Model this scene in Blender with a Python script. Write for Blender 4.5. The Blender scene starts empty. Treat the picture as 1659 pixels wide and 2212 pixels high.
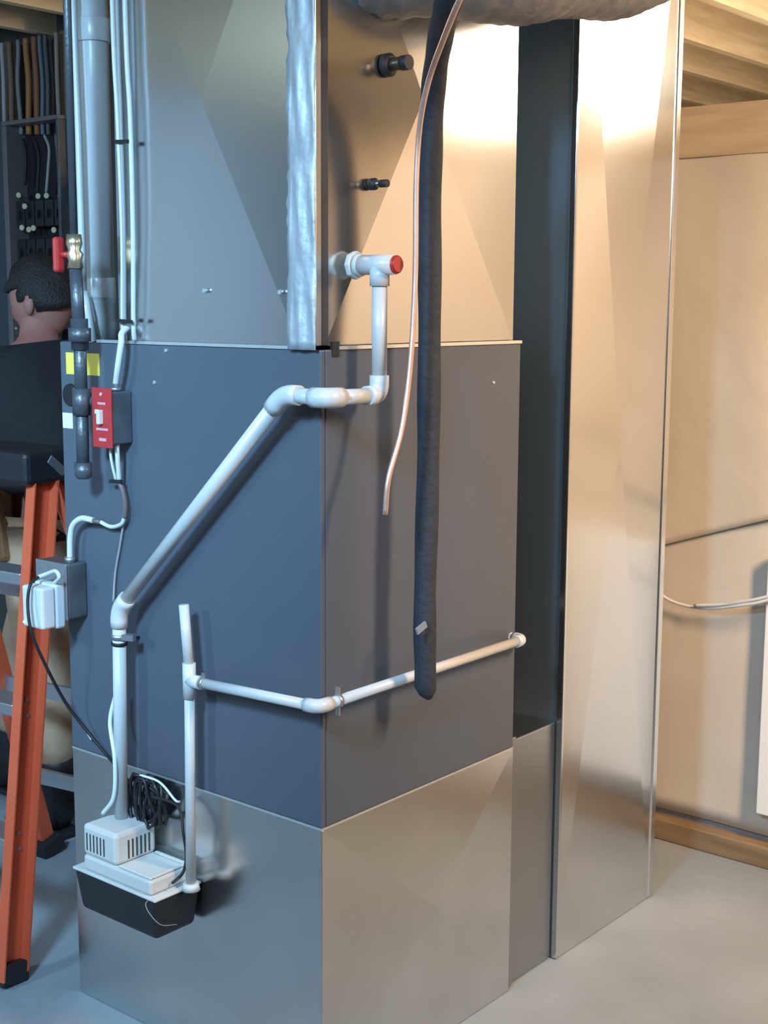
import bpy, bmesh, math, random
from mathutils import Vector, Matrix
random.seed(7)
SC = bpy.context.scene
COL = SC.collection
V = Vector
# ------------------------------------------------------------------ camera
FPX, PITCH, ROLL, YAW = 2950.465, 0.151742464, 0.00469139137, 0.692726094
CAM = V((1.582, -1.7352, 1.496))
FW = V((-math.cos(PITCH)*math.sin(YAW), math.cos(PITCH)*math.cos(YAW), -math.sin(PITCH)))
_r = V((math.cos(YAW), math.sin(YAW), 0)); _u = _r.cross(FW)
RT = math.cos(ROLL)*_r + math.sin(ROLL)*_u
UP = -math.sin(ROLL)*_r + math.cos(ROLL)*_u
cd = bpy.data.cameras.new('camera'); cam = bpy.data.objects.new('camera', cd); COL.objects.link(cam)
cam.matrix_world = Matrix(((RT.x, UP.x, -FW.x, CAM.x), (RT.y, UP.y, -FW.y, CAM.y), (RT.z, UP.z, -FW.z, CAM.z), (0, 0, 0, 1)))
cd.sensor_fit = 'HORIZONTAL'; cd.sensor_width = 36; cd.lens = 36*FPX/1659; cd.clip_start = .05
SC.camera = cam
# ------------------------------------------------------------------ light
w = bpy.data.worlds.new('world'); SC.world = w; w.use_nodes = True
w.node_tree.nodes['Background'].inputs[0].default_value = (.6, .75, 1, 1)
w.node_tree.nodes['Background'].inputs[1].default_value = .15
def area(name, loc, target, sx, sy, power, col, spread=180):
    l = bpy.data.lights.new(name, 'AREA'); l.shape = 'RECTANGLE'; l.size = sx; l.size_y = sy; l.energy = power; l.color = col; l.spread = math.radians(spread)
    o = bpy.data.objects.new(name, l); COL.objects.link(o); o.location = loc
    o.rotation_euler = (V(target)-V(loc)).to_track_quat('-Z', 'Y').to_euler(); return o
area('cool_lamp', (.55, -2.0, 2.42), (-.95, .1, .95), .34, .34, 22, (.34, .66, 1.0), 68)
area('left_fill', (-1.2, -3.4, 2.42), (-3.6, -1.9, 1.2), .7, .7, 125, (.48, .75, 1.0), 165)  # unseen fill, added so the coil case side reflects a lit wall
area('cool_fill', (2.2, -2.4, 2.45), (1.6, .2, 0), 1.2, .3, 30, (.56, .82, 1.0))  # unseen cool fill added for the floor and the narrow duct face
area('warm_fill', (2.0, .25, 2.44), (.15, 1.6, .85), .3, .9, 55, (1.0, .71, .47), 105)  # unseen soft fill added for the furnace end and the polythene wall
SC.view_settings.view_transform = 'Standard'; SC.view_settings.look = 'None'
SC.view_settings.gamma = 1; SC.view_settings.exposure = 0.0
SC.view_settings.use_curve_mapping = False

# ------------------------------------------------------------------ helpers
def ray(px, py): return FW + RT*((px-829.5)/FPX) - UP*((py-1106)/FPX)
def aX(px, py, c): d = ray(px, py); return CAM + d*((c-CAM.x)/d.x)     # where that line of sight meets the plane x = c
def aY(px, py, c): d = ray(px, py); return CAM + d*((c-CAM.y)/d.y)
def aZ(px, py, c): d = ray(px, py); return CAM + d*((c-CAM.z)/d.z)
def spline(pts, n=8):
    pts = [V(p) for p in pts]
    if len(pts) < 3: return pts
    q = [pts[0]*2-pts[1]] + pts + [pts[-1]*2-pts[-2]]
    out = []
    for i in range(1, len(q)-2):
        a, b, c, d = q[i-1], q[i], q[i+1], q[i+2]
        for k in range(n):
            t = k/n
            out.append(.5*((2*b)+(c-a)*t+(2*a-5*b+4*c-d)*t*t+(3*b-a-3*c+d)*t**3))
    out.append(pts[-1]); return out
class MB:
    def __init__(s): s.v = []; s.f = []; s.sm = []
    def add(s, vs, fs, smooth=False):
        b = len(s.v); s.v += [tuple(x) for x in vs]; s.f += [tuple(i+b for i in f) for f in fs]; s.sm += [smooth]*len(fs); return s
    def box(s, x0, x1, y0, y1, z0, z1):
        vs = [(x, y, z) for z in (z0, z1) for y in (y0, y1) for x in (x0, x1)]
        return s.add(vs, [(0, 2, 3, 1), (4, 5, 7, 6), (0, 1, 5, 4), (2, 6, 7, 3), (0, 4, 6, 2), (1, 3, 7, 5)])
    def bar(s, a, b, w, h, up=(0, 0, 1), w2=None, h2=None):
        a, b, up = V(a), V(b), V(up); d = (b-a).normalized(); r = d.cross(up).normalized(); u = r.cross(d)
        w2 = w2 or w; h2 = h2 or h
        vs = [a-r*w/2-u*h/2, a+r*w/2-u*h/2, a+r*w/2+u*h/2, a-r*w/2+u*h/2, b-r*w2/2-u*h2/2, b+r*w2/2-u*h2/2, b+r*w2/2+u*h2/2, b-r*w2/2+u*h2/2]
        return s.add(vs, [(3, 2, 1, 0), (4, 5, 6, 7), (0, 1, 5, 4), (1, 2, 6, 5), (2, 3, 7, 6), (3, 0, 4, 7)])
    def tube(s, pts, r, seg=14, cap=True):
        pts = [V(p) for p in pts]; n = len(pts); rs = r if isinstance(r, (list, tuple)) else [r]*n
        t0 = (pts[1]-pts[0]).normalized(); ref = V((0, 0, 1)) if abs(t0.z) < .9 else V((1, 0, 0))
        u = t0.cross(ref).normalized(); vs = []
        for i, p in enumerate(pts):
            t = ((pts[min(i+1, n-1)]-p).normalized() + (p-pts[max(i-1, 0)]).normalized()).normalized() if 0 < i < n-1 else (pts[min(i+1, n-1)]-pts[max(i-1, 0)]).normalized()
            u = (u-t*u.dot(t)).normalized(); v = t.cross(u)
            for k in range(seg):
                a = 2*math.pi*k/seg; vs.append(p+(u*math.cos(a)+v*math.sin(a))*rs[i])
        fs = [(i*seg+k, i*seg+(k+1) % seg, (i+1)*seg+(k+1) % seg, (i+1)*seg+k) for i in range(n-1) for k in range(seg)]
        b = len(s.v); s.add(vs, fs, True)
        if cap:
            s.f += [tuple(b+k for k in reversed(range(seg))), tuple(b+(n-1)*seg+k for k in range(seg))]; s.sm += [False, False]
        return s
    def cyl(s, a, b, r, seg=18): return s.tube([a, b], r, seg)
    def ball(s, c, rx, ry, rz, nu=16, nv=10):
        c = V(c); vs = []
        for j in range(nv+1):
            th = math.pi*j/nv
            for i in range(nu):
                ph = 2*math.pi*i/nu; vs.append(c+V((rx*math.sin(th)*math.cos(ph), ry*math.sin(th)*math.sin(ph), rz*math.cos(th))))
        return s.add(vs, [(j*nu+i, (j+1)*nu+i, (j+1)*nu+(i+1) % nu, j*nu+(i+1) % nu) for j in range(nv) for i in range(nu)], True)
    def build(s, name, mat, parent=None, bevel=0):
        me = bpy.data.meshes.new(name); me.from_pydata(s.v, [], s.f); me.validate()
        if len(me.polygons) == len(s.sm): me.polygons.foreach_set('use_smooth', s.sm)
        me.materials.append(mat); o = bpy.data.objects.new(name, me); COL.objects.link(o)
        if parent: o.parent = parent; o.matrix_parent_inverse = Matrix.Identity(4); o.location = -base(parent)
        if bevel:
            m = o.modifiers.new('bevel', 'BEVEL'); m.width = bevel; m.segments = 2; m.limit_method = 'ANGLE'; m.angle_limit = math.radians(40)
        return o
def base(o):
    p = V((0, 0, 0))
    while o: p = p + o.location; o = o.parent
    return p
def thing(name, label, cat, loc=(0, 0, 0), group=None):
    o = bpy.data.objects.new(name, None); COL.objects.link(o); o.location = loc; o.empty_display_size = .05
    return tag(o, label, cat, group)
def tag(o, label, cat, group=None):
    o['label'] = label; o['category'] = cat
    if group: o['group'] = group
    return o
def struct(o): o['kind'] = 'structure'; return o
def lab(o, text): o['label'] = text; return o

# ------------------------------------------------------------------ materials
def mat(name, col, rough=.5, metal=0, spec=None, noise=None, bump=None, bscale=60, rnoise=None, trans=0, coat=0):
    """noise=(scale, colour2, contrast): two-colour mottling; bump: strength of fine relief; rnoise=(scale, low, high)."""
    m = bpy.data.materials.new(name); m.use_nodes = True; nt = m.node_tree; b = nt.nodes['Principled BSDF']; L = nt.links.new
    b.inputs['Base Color'].default_value = (*col, 1); b.inputs['Roughness'].default_value = rough; b.inputs['Metallic'].default_value = metal
    if spec is not None: b.inputs['Specular IOR Level'].default_value = spec
    if trans: b.inputs['Transmission Weight'].default_value = trans
    if coat: b.inputs['Coat Weight'].default_value = coat
    tc = nt.nodes.new('ShaderNodeTexCoord')
    if noise:
        sc, c2, k = noise; n = nt.nodes.new('ShaderNodeTexNoise'); n.inputs['Scale'].default_value = sc; n.inputs['Detail'].default_value = 6
        cr = nt.nodes.new('ShaderNodeValToRGB'); cr.color_ramp.elements[0].position = .5-k; cr.color_ramp.elements[1].position = .5+k
        cr.color_ramp.elements[0].color = (*col, 1); cr.color_ramp.elements[1].color = (*c2, 1)
        L(tc.outputs['Object'], n.inputs['Vector']); L(n.outputs['Fac'], cr.inputs['Fac']); L(cr.outputs['Color'], b.inputs['Base Color'])
    if rnoise:
        n = nt.nodes.new('ShaderNodeTexNoise'); n.inputs['Scale'].default_value = rnoise[0]; n.inputs['Detail'].default_value = 3
        mr = nt.nodes.new('ShaderNodeMapRange'); mr.inputs['From Min'].default_value = .3; mr.inputs['From Max'].default_value = .7
        mr.inputs['To Min'].default_value = rnoise[1]; mr.inputs['To Max'].default_value = rnoise[2]
        L(tc.outputs['Object'], n.inputs['Vector']); L(n.outputs['Fac'], mr.inputs['Value']); L(mr.outputs['Result'], b.inputs['Roughness'])
    if bump:
        n = nt.nodes.new('ShaderNodeTexNoise'); n.inputs['Scale'].default_value = bscale; n.inputs['Detail'].default_value = 3
        bp = nt.nodes.new('ShaderNodeBump'); bp.inputs['Strength'].default_value = bump; bp.inputs['Distance'].default_value = .01
        L(tc.outputs['Object'], n.inputs['Vector']); L(n.outputs['Fac'], bp.inputs['Height']); L(bp.outputs['Normal'], b.inputs['Normal'])
    return m
def wood(name, c1, c2, axis='x', scale=9, rough=.7):
    m = bpy.data.materials.new(name); m.use_nodes = True; nt = m.node_tree; b = nt.nodes['Principled BSDF']; L = nt.links.new
    b.inputs['Roughness'].default_value = rough
    tc = nt.nodes.new('ShaderNodeTexCoord'); mp = nt.nodes.new('ShaderNodeMapping')
    mp.inputs['Scale'].default_value = {'x': (.08, 1, 1), 'y': (1, .08, 1), 'z': (1, 1, .08)}[axis]
    n = nt.nodes.new('ShaderNodeTexNoise'); n.inputs['Scale'].default_value = scale*4; n.inputs['Detail'].default_value = 5; n.inputs['Distortion'].default_value = .6
    cr = nt.nodes.new('ShaderNodeValToRGB'); cr.color_ramp.elements[0].color = (*c1, 1); cr.color_ramp.elements[1].color = (*c2, 1)
    cr.color_ramp.elements[0].position = .35; cr.color_ramp.elements[1].position = .68
    L(tc.outputs['Object'], mp.inputs['Vector']); L(mp.outputs['Vector'], n.inputs['Vector']); L(n.outputs['Fac'], cr.inputs['Fac']); L(cr.outputs['Color'], b.inputs['Base Color'])
    return m
M = {}
M['steel'] = mat('galvanized_steel', (.64, .64, .63), .19, 1, noise=(5, (.68, .68, .68), .3), bump=.012, bscale=5)
M['steel_dull'] = mat('dull_galvanized_steel', (.66, .66, .65), .23, 1, noise=(6, (.73, .73, .72), .25), bump=.015, bscale=5)
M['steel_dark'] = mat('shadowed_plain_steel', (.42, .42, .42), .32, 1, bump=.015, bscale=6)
M['duct'] = mat('brushed_duct_steel', (.68, .68, .67), .2, 1, noise=(4, (.73, .73, .72), .3), bump=.010, bscale=4)
M['narrow'] = mat('blue_lit_steel', (.40, .51, .59), .43, .95, bump=.015, bscale=5)  # blue of the cool light falling on it is put into the base colour
M['paint'] = mat('grey_cabinet_enamel', (.086, .098, .120), .36, 0, .32, noise=(3, (.096, .109, .134), .3), bump=.05, bscale=240)
M['edge'] = mat('bright_cut_edge', (.80, .80, .79), .35, .8)
M['foil'] = mat('foil_tape', (.58, .61, .64), .5, .55, noise=(18, (.42, .45, .48), .25), bump=.35, bscale=30)
M['shade'] = mat('dark_gap_shade', (.03, .035, .045), .6)  # near-black that stands for shade in the coil case corner
M['pvc'] = mat('white_pvc', (.57, .57, .56), .32, 0)
M['pvc_fit'] = mat('white_pvc_fitting', (.60, .60, .59), .28, 0)
M['nut'] = mat('grey_white_plastic', (.62, .64, .62), .4)
M['redplug'] = mat('red_plastic', (.42, .03, .025), .4)
M['foam'] = mat('dark_foam_insulation', (.022, .027, .036), .75, 0, noise=(25, (.03, .035, .045), .25), bump=.3, bscale=70)
M['foamcut'] = mat('torn_foam_skin', (.22, .26, .30), .7)
M['copper'] = mat('copper', (.80, .50, .40), .32, .75, noise=(20, (.86, .62, .54), .25))
M['oldcopper'] = mat('brown_copper', (.22, .13, .09), .4, .8, noise=(40, (.10, .07, .05), .2))
M['rubber'] = mat('black_rubber', (.012, .012, .013), .6)
M['black'] = mat('black_plastic', (.014, .014, .017), .42, 0, bump=.12, bscale=180)
M['cream'] = mat('cream_plastic', (.62, .60, .56), .42, 0)
M['slot'] = mat('dark_slot', (.06, .055, .05), .8)
M['iron'] = mat('black_iron_pipe', (.10, .115, .13), .38, .5, bump=.15, bscale=90)
M['brass'] = mat('brass', (.72, .60, .40), .28, .9)
M['boxgrey'] = mat('grey_steel_box', (.17, .18, .185), .4, .5, noise=(25, (.10, .105, .11), .2))
M['red'] = mat('red_enamel', (.50, .030, .030), .42)
M['lettering'] = mat('pale_print', (.62, .40, .42), .5)
M['white'] = mat('white_plastic', (.62, .62, .62), .35)
M['cable'] = mat('white_cable_sheath', (.62, .62, .61), .4)
M['greycable'] = mat('grey_cable_sheath', (.33, .32, .31), .5)
M['browncable'] = mat('brown_cable_sheath', (.16, .11, .10), .5)
M['yellow'] = mat('yellow_sticker', (.92, .72, .10), .5)
M['paper'] = mat('white_sticker', (.78, .84, .86), .5)
M['orange'] = mat('orange_fibreglass', (.60, .085, .03), .45, 0, noise=(8, (.66, .11, .045), .3), bump=.1, bscale=120)
M['alu'] = mat('dull_aluminium', (.50, .50, .52), .4, .9, bump=.1, bscale=80)
M['concrete'] = mat('concrete_floor', (.225, .250, .268), .55, 0, noise=(2.2, (.315, .345, .365), .18), bump=.12, bscale=40, rnoise=(3, .42, .62))
M['poly'] = mat('clear_polythene_over_insulation', (.56, .47, .36), .42, 0, noise=(3.5, (.62, .54, .44), .25), bump=.35, bscale=9)
M['poly_low'] = mat('clear_polythene_lower_sheet', (.54, .46, .36), .42, 0, noise=(3.0, (.62, .56, .48), .25), bump=.25, bscale=7)
M['pine_x'] = wood('pine_board_x', (.48, .35, .21), (.58, .44, .28), 'x')
M['pine_y'] = wood('pine_joist_y', (.62, .46, .28), (.74, .60, .42), 'y')
M['pine_z'] = wood('old_stud_z', (.16, .10, .06), (.26, .17, .10), 'z')
M['plate'] = wood('sill_plate_wood', (.20, .13, .07), (.30, .20, .11), 'x')
M['osb'] = wood('subfloor_boards', (.24, .16, .09), (.34, .24, .14), 'y', 4)
M['darkwall'] = mat('dark_foundation_wall', (.06, .055, .052), .85, 0, noise=(4, (.09, .08, .075), .25), bump=.3, bscale=30)
M['roomwall'] = mat('unpainted_plasterboard', (.26, .25, .24), .85, 0, noise=(3, (.31, .30, .29), .3))
M['paleboard'] = mat('pale_plasterboard', (.48, .51, .55), .85, 0, noise=(3, (.53, .56, .60), .3))
M['whiteboard'] = mat('white_primed_board', (.78, .79, .78), .5)
M['panelgrey'] = mat('dark_panel_enamel', (.055, .075, .09), .5, .2)
M['panelback'] = mat('panel_interior', (.014, .013, .015), .7)
M['breaker'] = mat('black_breaker', (.016, .016, .017), .45)
M['flexj'] = mat('grey_flex_duct_jacket', (.24, .24, .25), .5, .15, noise=(14, (.17, .17, .175), .25), bump=.5, bscale=30)
M['skin'] = mat('skin', (.36, .15, .12), .6)
M['hair'] = mat('dark_hair', (.014, .011, .010), .65, 0, bump=.6, bscale=150)
M['shirt'] = mat('black_cotton', (.012, .012, .014), .85, 0, bump=.4, bscale=25)
M['khaki'] = mat('khaki_cotton', (.40, .24, .14), .85, 0, noise=(9, (.48, .33, .22), .25), bump=.5, bscale=18)
M['leather'] = mat('tan_leather', (.30, .15, .06), .6, 0, noise=(14, (.22, .10, .04), .25), bump=.3, bscale=40)
M['boot'] = mat('black_boot_leather', (.010, .010, .011), .5, 0, bump=.3, bscale=40)
M['tool'] = mat('worn_tool_steel', (.34, .36, .36), .4, .8)
def emit(name, col, st):
    m = bpy.data.materials.new(name); m.use_nodes = True; b = m.node_tree.nodes['Principled BSDF']
    b.inputs['Base Color'].default_value = (*col, 1); b.inputs['Emission Color'].default_value = (*col, 1); b.inputs['Emission Strength'].default_value = st; return m
M['led'] = emit('green_indicator_glow', (.25, 1, .25), 3)
M['tubeglow'] = emit('fluorescent_tube_glow', (1, .84, .62), 100)
vt = mat('clear_vinyl', (.75, .78, .78), .25); M['vinyl'] = vt

# ------------------------------------------------------------------ setting
JZ = 2.50
struct(MB().box(-3.9, 3.6, -4.2, 7.0, -.06, 0).build('floor', M['concrete']))
ceil = struct(MB().box(-3.9, 3.6, -4.2, 7.0, JZ+.24, JZ+.28).build('ceiling', M['osb']))
for x in [-.66+.37*k for k in range(11)] + [-1.045, -1.386, -1.79, -2.16, -2.53, -2.9, -3.27, -3.64]:
    MB().box(x, x+.04, -4.15, 6.95, JZ, JZ+.24).build('joist', M['pine_y'], ceil)
# insulated wall under a low top board, covered with polythene
WY = 1.625
wb = struct(MB().box(-2.1, 3.6, WY+.02, WY+.16, 0, 2.0).build('wall_back', M['roomwall']))
def sheet(name, x0, x1, zlo, zhi, y, m, amp, seed, parent, nx=46, nz=46):
    rnd = random.Random(seed); waves = [(rnd.uniform(2, 9), rnd.uniform(2, 9), rnd.uniform(0, 6), rnd.uniform(.4, 1)) for _ in range(7)]
    vs = []; 
    for j in range(nz+1):
        for i in range(nx+1):
            xx = x0+(x1-x0)*i/nx; z = zlo(xx)+(zhi-zlo(xx))*j/nz
            d = sum(a*math.sin(fx*xx+fz*z+ph) for fx, fz, ph, a in waves)/4
            d += .8*abs(math.sin(5*xx+3.1*z+1.2*math.sin(2.3*z)))**6
            vs.append((xx, y-amp*d, z))
    fs = [(j*(nx+1)+i, j*(nx+1)+i+1, (j+1)*(nx+1)+i+1, (j+1)*(nx+1)+i) for j in range(nz) for i in range(nx)]
    mb = MB().add(vs, fs, True); o = mb.build(name, m, parent)
    s = o.modifiers.new('thickness', 'SOLIDIFY'); s.thickness = .0015; return o
e0 = aY(1400, 1185, WY); e1 = aY(1659, 1122, WY); slope = (e1.z-e0.z)/(e1.x-e0.x)
sheet('polythene_sheet', -2.05, 3.5, lambda q: .08, 1.93, WY+.005, M['poly_low'], .006, 3, wb)
sheet('polythene_sheet', -1.2, .75, lambda q: e0.z+slope*(q-e0.x), 1.90, WY-.014, M['poly'], .013, 5, wb)
lab(MB().box(-2.1, 3.6, WY-.022, WY+.16, 1.876, 2.006).build('top_board', M['pine_x'], wb, .003), 'brown pine board along the wall top')
struct(MB().box(-2.1, 3.6, WY-.03, WY+.02, 0, .06).build('trim_1', M['plate'], None, .004))
wr = struct(MB().box(-3.9, -2.1, WY+.02, WY+.16, 0, JZ+.24).build('wall_rear', M['darkwall']))
for sx in (-3.45, -3.13, -2.78, -2.45):
    MB().box(sx, sx+.045, WY-.03, WY+.02, 0, JZ).build('stud', M['pine_z'], wr)
struct(MB().box(-3.9, 3.6, 7.0, 7.1, 0, JZ+.28).build('wall_far', M['pine_x']))
struct(MB().box(-4.0, -3.9, -4.2, 7.0, 0, JZ+.28).build('wall_left', M['paleboard']))
struct(MB().box(3.6, 3.7, -4.2, 7.0, 0, JZ+.28).build('wall_right', M['roomwall']))
struct(MB().box(-3.9, 3.6, -4.3, -4.2, 0, JZ+.28).build('wall_front', M['roomwall']))

# ------------------------------------------------------------------ sheet metal
WL, WR, H1, H2 = .7198, .6067, .5588, 1.4161
def cross_panel(axis, c, a0, a1, z0, z1, rise, ap=None, t=.012):
    """Cross-broken sheet: four facets rising to a shallow point. axis 'x': plane x=c facing +x; 'y': plane y=c facing -y."""
    ca, cz = ap if ap else ((a0+a1)/2, (z0+z1)/2)
    def P(a, z, h): return (c+h, a, z) if axis == 'x' else (a, c-h, z)
    vs = [P(a0, z0, 0), P(a1, z0, 0), P(a1, z1, 0), P(a0, z1, 0), P(ca, cz, rise), P(a0, z0, -t), P(a1, z0, -t), P(a1, z1, -t), P(a0, z1, -t)]
    fs = [(0, 1, 4), (1, 2, 4), (2, 3, 4), (3, 0, 4), (1, 0, 5, 6), (2, 1, 6, 7), (3, 2, 7, 8), (0, 3, 8, 5), (8, 7, 6, 5)]
    return MB().add(vs, fs)
# base plinth
b = thing('furnace_plinth', 'bare galvanized sheet-metal plinth under the grey furnace cabinet', 'plinth', (-WL/2, WR/2, 0))
cross_panel('y', -.0, -WL+.002, -.0005, .002, H1-.004, .003).build('side_panel', M['steel_dull'], b)
cross_panel('x', 0, .0005, WR, .002, H1-.004, .013, (.325, .30)).build('end_panel', M['steel_dull'], b)
MB().box(-WL, -.012, WR-.012, WR, 0, H1-.004).build('back_panel', M['steel_dull'], b)
MB().box(-WL, -WL+.012, .012, WR-.012, 0, H1-.004).build('far_panel', M['steel_dull'], b)
MB().box(-.006, .0015, -.0015, .006, .0, H1-.004).build('corner_seam', M['steel_dull'], b, .001)
MB().box(-WL, 0, .0, WR, H1-.004, H1).build('top_flange', M['edge'], b)
# furnace cabinet
fz = thing('furnace', 'grey-painted steel furnace cabinet with white drain pipes across two sides', 'furnace', (-WL/2, WR/2, H1))
MB().box(-WL, -.0006, 0, .012, H1+.0005, H2).build('side_panel', M['paint'], fz, .0025)
MB().box(-.012, 0, .0126, WR, H1+.0005, H2).build('end_panel', M['paint'], fz, .0025)
MB().box(-WL, -.013, WR-.012, WR, H1+.0005, H2).build('back_panel', M['paint'], fz)
MB().box(-WL, -WL+.012, .013, WR-.013, H1+.0005, H2-.0).build('front_door', M['paint'], fz)
MB().box(-WL+.012, -.012, .012, WR-.012, H2-.02, H2-.002).build('top_panel', M['paint'], fz)
lab(MB().box(-.598, -.045, -.003, .006, H2, H2+.006).build('top_flange', M['edge'], fz), 'bright metal flange along the top edge')
MB().box(-.006, .003, .045, WR, H2, H2+.006).build('top_flange', M['edge'], fz)
MB().box(-.004, .002, .028, .046, H2-.012, H2+.014).build('corner_clip', M['rubber'], fz)
p0, p1 = aY(143, 761, 0), aY(216, 812, 0)
lab(MB().box(p0.x, p1.x, -.0012, 0, p1.z, p0.z).build('warning_sticker', M['yellow'], fz), 'yellow sticker')
p0, p1 = aY(136, 891, 0), aY(158, 926, 0)
lab(MB().box(p0.x, p1.x, -.0012, 0, p1.z, p0.z).build('warning_sticker', M['paper'], fz), 'small white sticker')
h = aY(153, 853, 0)
MB().tube([(h.x, .002, h.z), (h.x, -.004, h.z)], [.024, .022], 22).build('knockout_ring', M['rubber'], fz)
for px, py in ((360, 757), (335, 826), (1065, 826)):
    if px < 693:
        q = aY(px, py, 0); MB().cyl((q.x, .002, q.z), (q.x, -.003, q.z), .0035, 8).build('screw', M['edge'], fz)
    else:
        q = aX(px, py, 0); MB().cyl((-.002, q.y, q.z), (.003, q.y, q.z), .003, 8).build('screw', M['edge'], fz)
# coil case
TOP = 2.46
cc = thing('coil_case', 'galvanized coil case with creased panels standing on the furnace', 'coil case', (-.26, WR/2, H2))
CX0 = -.53
cross_panel('y', 0, CX0, -.05, H2+.0065, 2.29, .007, (-.283, 1.855)).build('side_panel', M['steel'], cc)
cross_panel('x', -.016, .028, WR-.006, H2+.0065, 2.30, .021, (.272, 1.862)).build('end_panel', M['steel'], cc)
MB().box(CX0, -.02, WR-.016, WR-.004, H2+.007, 2.29).build('back_panel', M['steel'], cc)
MB().box(CX0, CX0+.012, .012, WR-.016, H2+.007, 2.29).build('far_panel', M['steel'], cc)
MB().box(CX0-.0, -.003, .004, WR-.006, 2.30, TOP).build('plenum', M['steel'], cc, .003)
# wrinkled foil tape down the corner
rnd = random.Random(4)
def tape(x0, x1, y, z0, z1):
    vs = []; nx, nz = 8, 60
    for j in range(nz+1):
        for i in range(nx+1):
            e = (rnd.uniform(-.003, .003) if i in (0,) else 0)
            vs.append((x0+(x1-x0)*i/nx+e, y-rnd.uniform(0, .0010)-(.003 if 2 < i < 5 else 0)-.002*math.sin(j*.5+i*1.7), z0+(z1-z0)*j/nz))
    return MB().add(vs, [(j*(nx+1)+i, j*(nx+1)+i+1, (j+1)*(nx+1)+i+1, (j+1)*(nx+1)+i) for j in range(nz) for i in range(nx)], True)
MB().box(-.055, -.003, -.009, .006, H2+.007, 2.29).build('corner_post', M['steel_dark'], cc, .002)
lab(MB().box(-.03, -.006, .0065, .0275, H2+.007, 2.29).build('shade_strip', M['shade'], cc, .002), 'dark strip standing for shade beside the corner')  # strip added to paint the shaded corner gap dark
tp = tape(-.066, -.001, -.0110, H2+.0, 2.29).build('foil_tape', M['foil'], cc)
s = tp.modifiers.new('thickness', 'SOLIDIFY'); s.thickness = .001
# stubs out of the coil
def stub(px, py, r, length, m, name, plug=None, ring=None):
    q = aX(px, py, 0)
    o = MB().tube([(-.003, q.y, q.z), (length, q.y, q.z)], r, 18).build(name, m, cc)
    MB().tube([(-.002, q.y, q.z), (.008, q.y, q.z), (.012, q.y, q.z)], [r*1.75, r*1.75, r*1.2], 20).build('grommet', ring or M['rubber'], o)
    if plug: MB().tube([(length-.012, q.y, q.z), (length+.004, q.y, q.z)], r*1.12, 18).build('end_plug', plug, o)
    return q
stub(836, 141, .0115, .046, M['oldcopper'], 'suction_stub', M['rubber'])
stub(803, 398, .006, .032, M['steel_dark'], 'liquid_stub', M['rubber'])
for px, py in ((445, 628), (608, 631)):
    q = aY(px, py, -.004); MB().cyl((q.x, -.002, q.z), (q.x, -.010, q.z), .004, 8).build('screw', M['edge'], cc)

# duct boot and return drop
D0, D1 = .80, 1.236
db = thing('duct_boot', 'dull galvanized duct boot in the gap between furnace base and tall duct', 'duct fitting', (-.3, .70, 0))
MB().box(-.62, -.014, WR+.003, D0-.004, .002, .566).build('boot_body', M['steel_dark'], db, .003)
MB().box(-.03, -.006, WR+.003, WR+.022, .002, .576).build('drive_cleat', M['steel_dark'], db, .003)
rd = thing('return_duct', 'tall galvanized return-air duct with creased face, right of the furnace', 'duct', (-.3, 1.02, 0))
cross_panel('x', 0, D0, D1, .002, 2.47, .018, (.99, 1.19)).build('wide_panel', M['duct'], rd)
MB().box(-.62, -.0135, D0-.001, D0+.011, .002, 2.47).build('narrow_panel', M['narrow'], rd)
MB().box(-.62, -.0135, D1-.012, D1, .002, 2.47).build('narrow_panel', M['steel'], rd)
MB().box(-.62, -.608, D0+.011, D1-.012, .002, 2.47).build('back_panel', M['steel'], rd)
MB().box(-.012, .003, D0-.004, D0+.005, .004, 2.47).build('corner_seam', M['duct'], rd, .0015)
MB().box(-.012, .004, D1-.010, D1+.014, .004, 2.47).build('corner_seam', M['duct'], rd, .003)

# flexible duct across the top
pts = spline([(-.03, .150, 2.12), (.10, .25, 2.11), (.140, .45, 2.135), (.152, .66, 2.175), (.156, .86, 2.237), (.158, .99, 2.305), (.158, 1.06, 2.40), (.158, 1.07, 2.48)], 16)
rs = [.128+.002*math.sin(i*1.9)+.005*math.sin(i*.27+1)+random.uniform(-.0015, .0015) for i in range(len(pts))]
tag(MB().tube(pts, rs, 28).build('flexible_duct', M['flexj']), 'grey wrinkled flexible duct across the top of the coil case', 'duct')

# ------------------------------------------------------------------ refrigerant lines
ls = thing('refrigerant_line', 'thick dark foam-insulated line hanging in front of the furnace end', 'pipe', aX(920, 1510, .1))
path = [aX(1040, -130, .36), aX(1005, -70, .34), aX(970, 0, .29), aX(950, 90, .20), aX(935, 210, .125), aX(929, 400, .10), aX(928, 700, .10), aX(925, 1000, .10), aX(918, 1300, .10), aX(919, 1480, .10)]
sp = spline(path, 10); r0 = .0205
q = sp[-1]
MB().tube(sp + [q+V((.002, .004, -.014)), q+V((.003, .008, -.026))], [r0+.0008*math.sin(i*.7) for i in range(len(sp))]+[r0*.8, r0*.3], 20).build('foam_sleeve', M['foam'], ls)
k = aX(907, 1357, .118)
MB().bar(k+V((.002, -.012, -.004)), k+V((.004, .012, .006)), .004, .012).build('torn_skin', M['foamcut'], ls)
cp = [aX(1078, -130, .40), aX(1035, -70, .385), aX(993, 0, .345), aX(955, 92, .255), aX(926, 175, .175), aX(907, 270, .140), aX(899, 400, .13), aX(897, 600, .13), aX(887, 780, .13), aX(869, 920, .13), aX(840, 1030, .13), aX(832, 1112, .13)]
tag(MB().tube(spline(cp, 8), .0048, 12).build('copper_tube', M['copper']), 'thin bare copper tube curling down beside the dark foam line', 'pipe')

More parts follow.
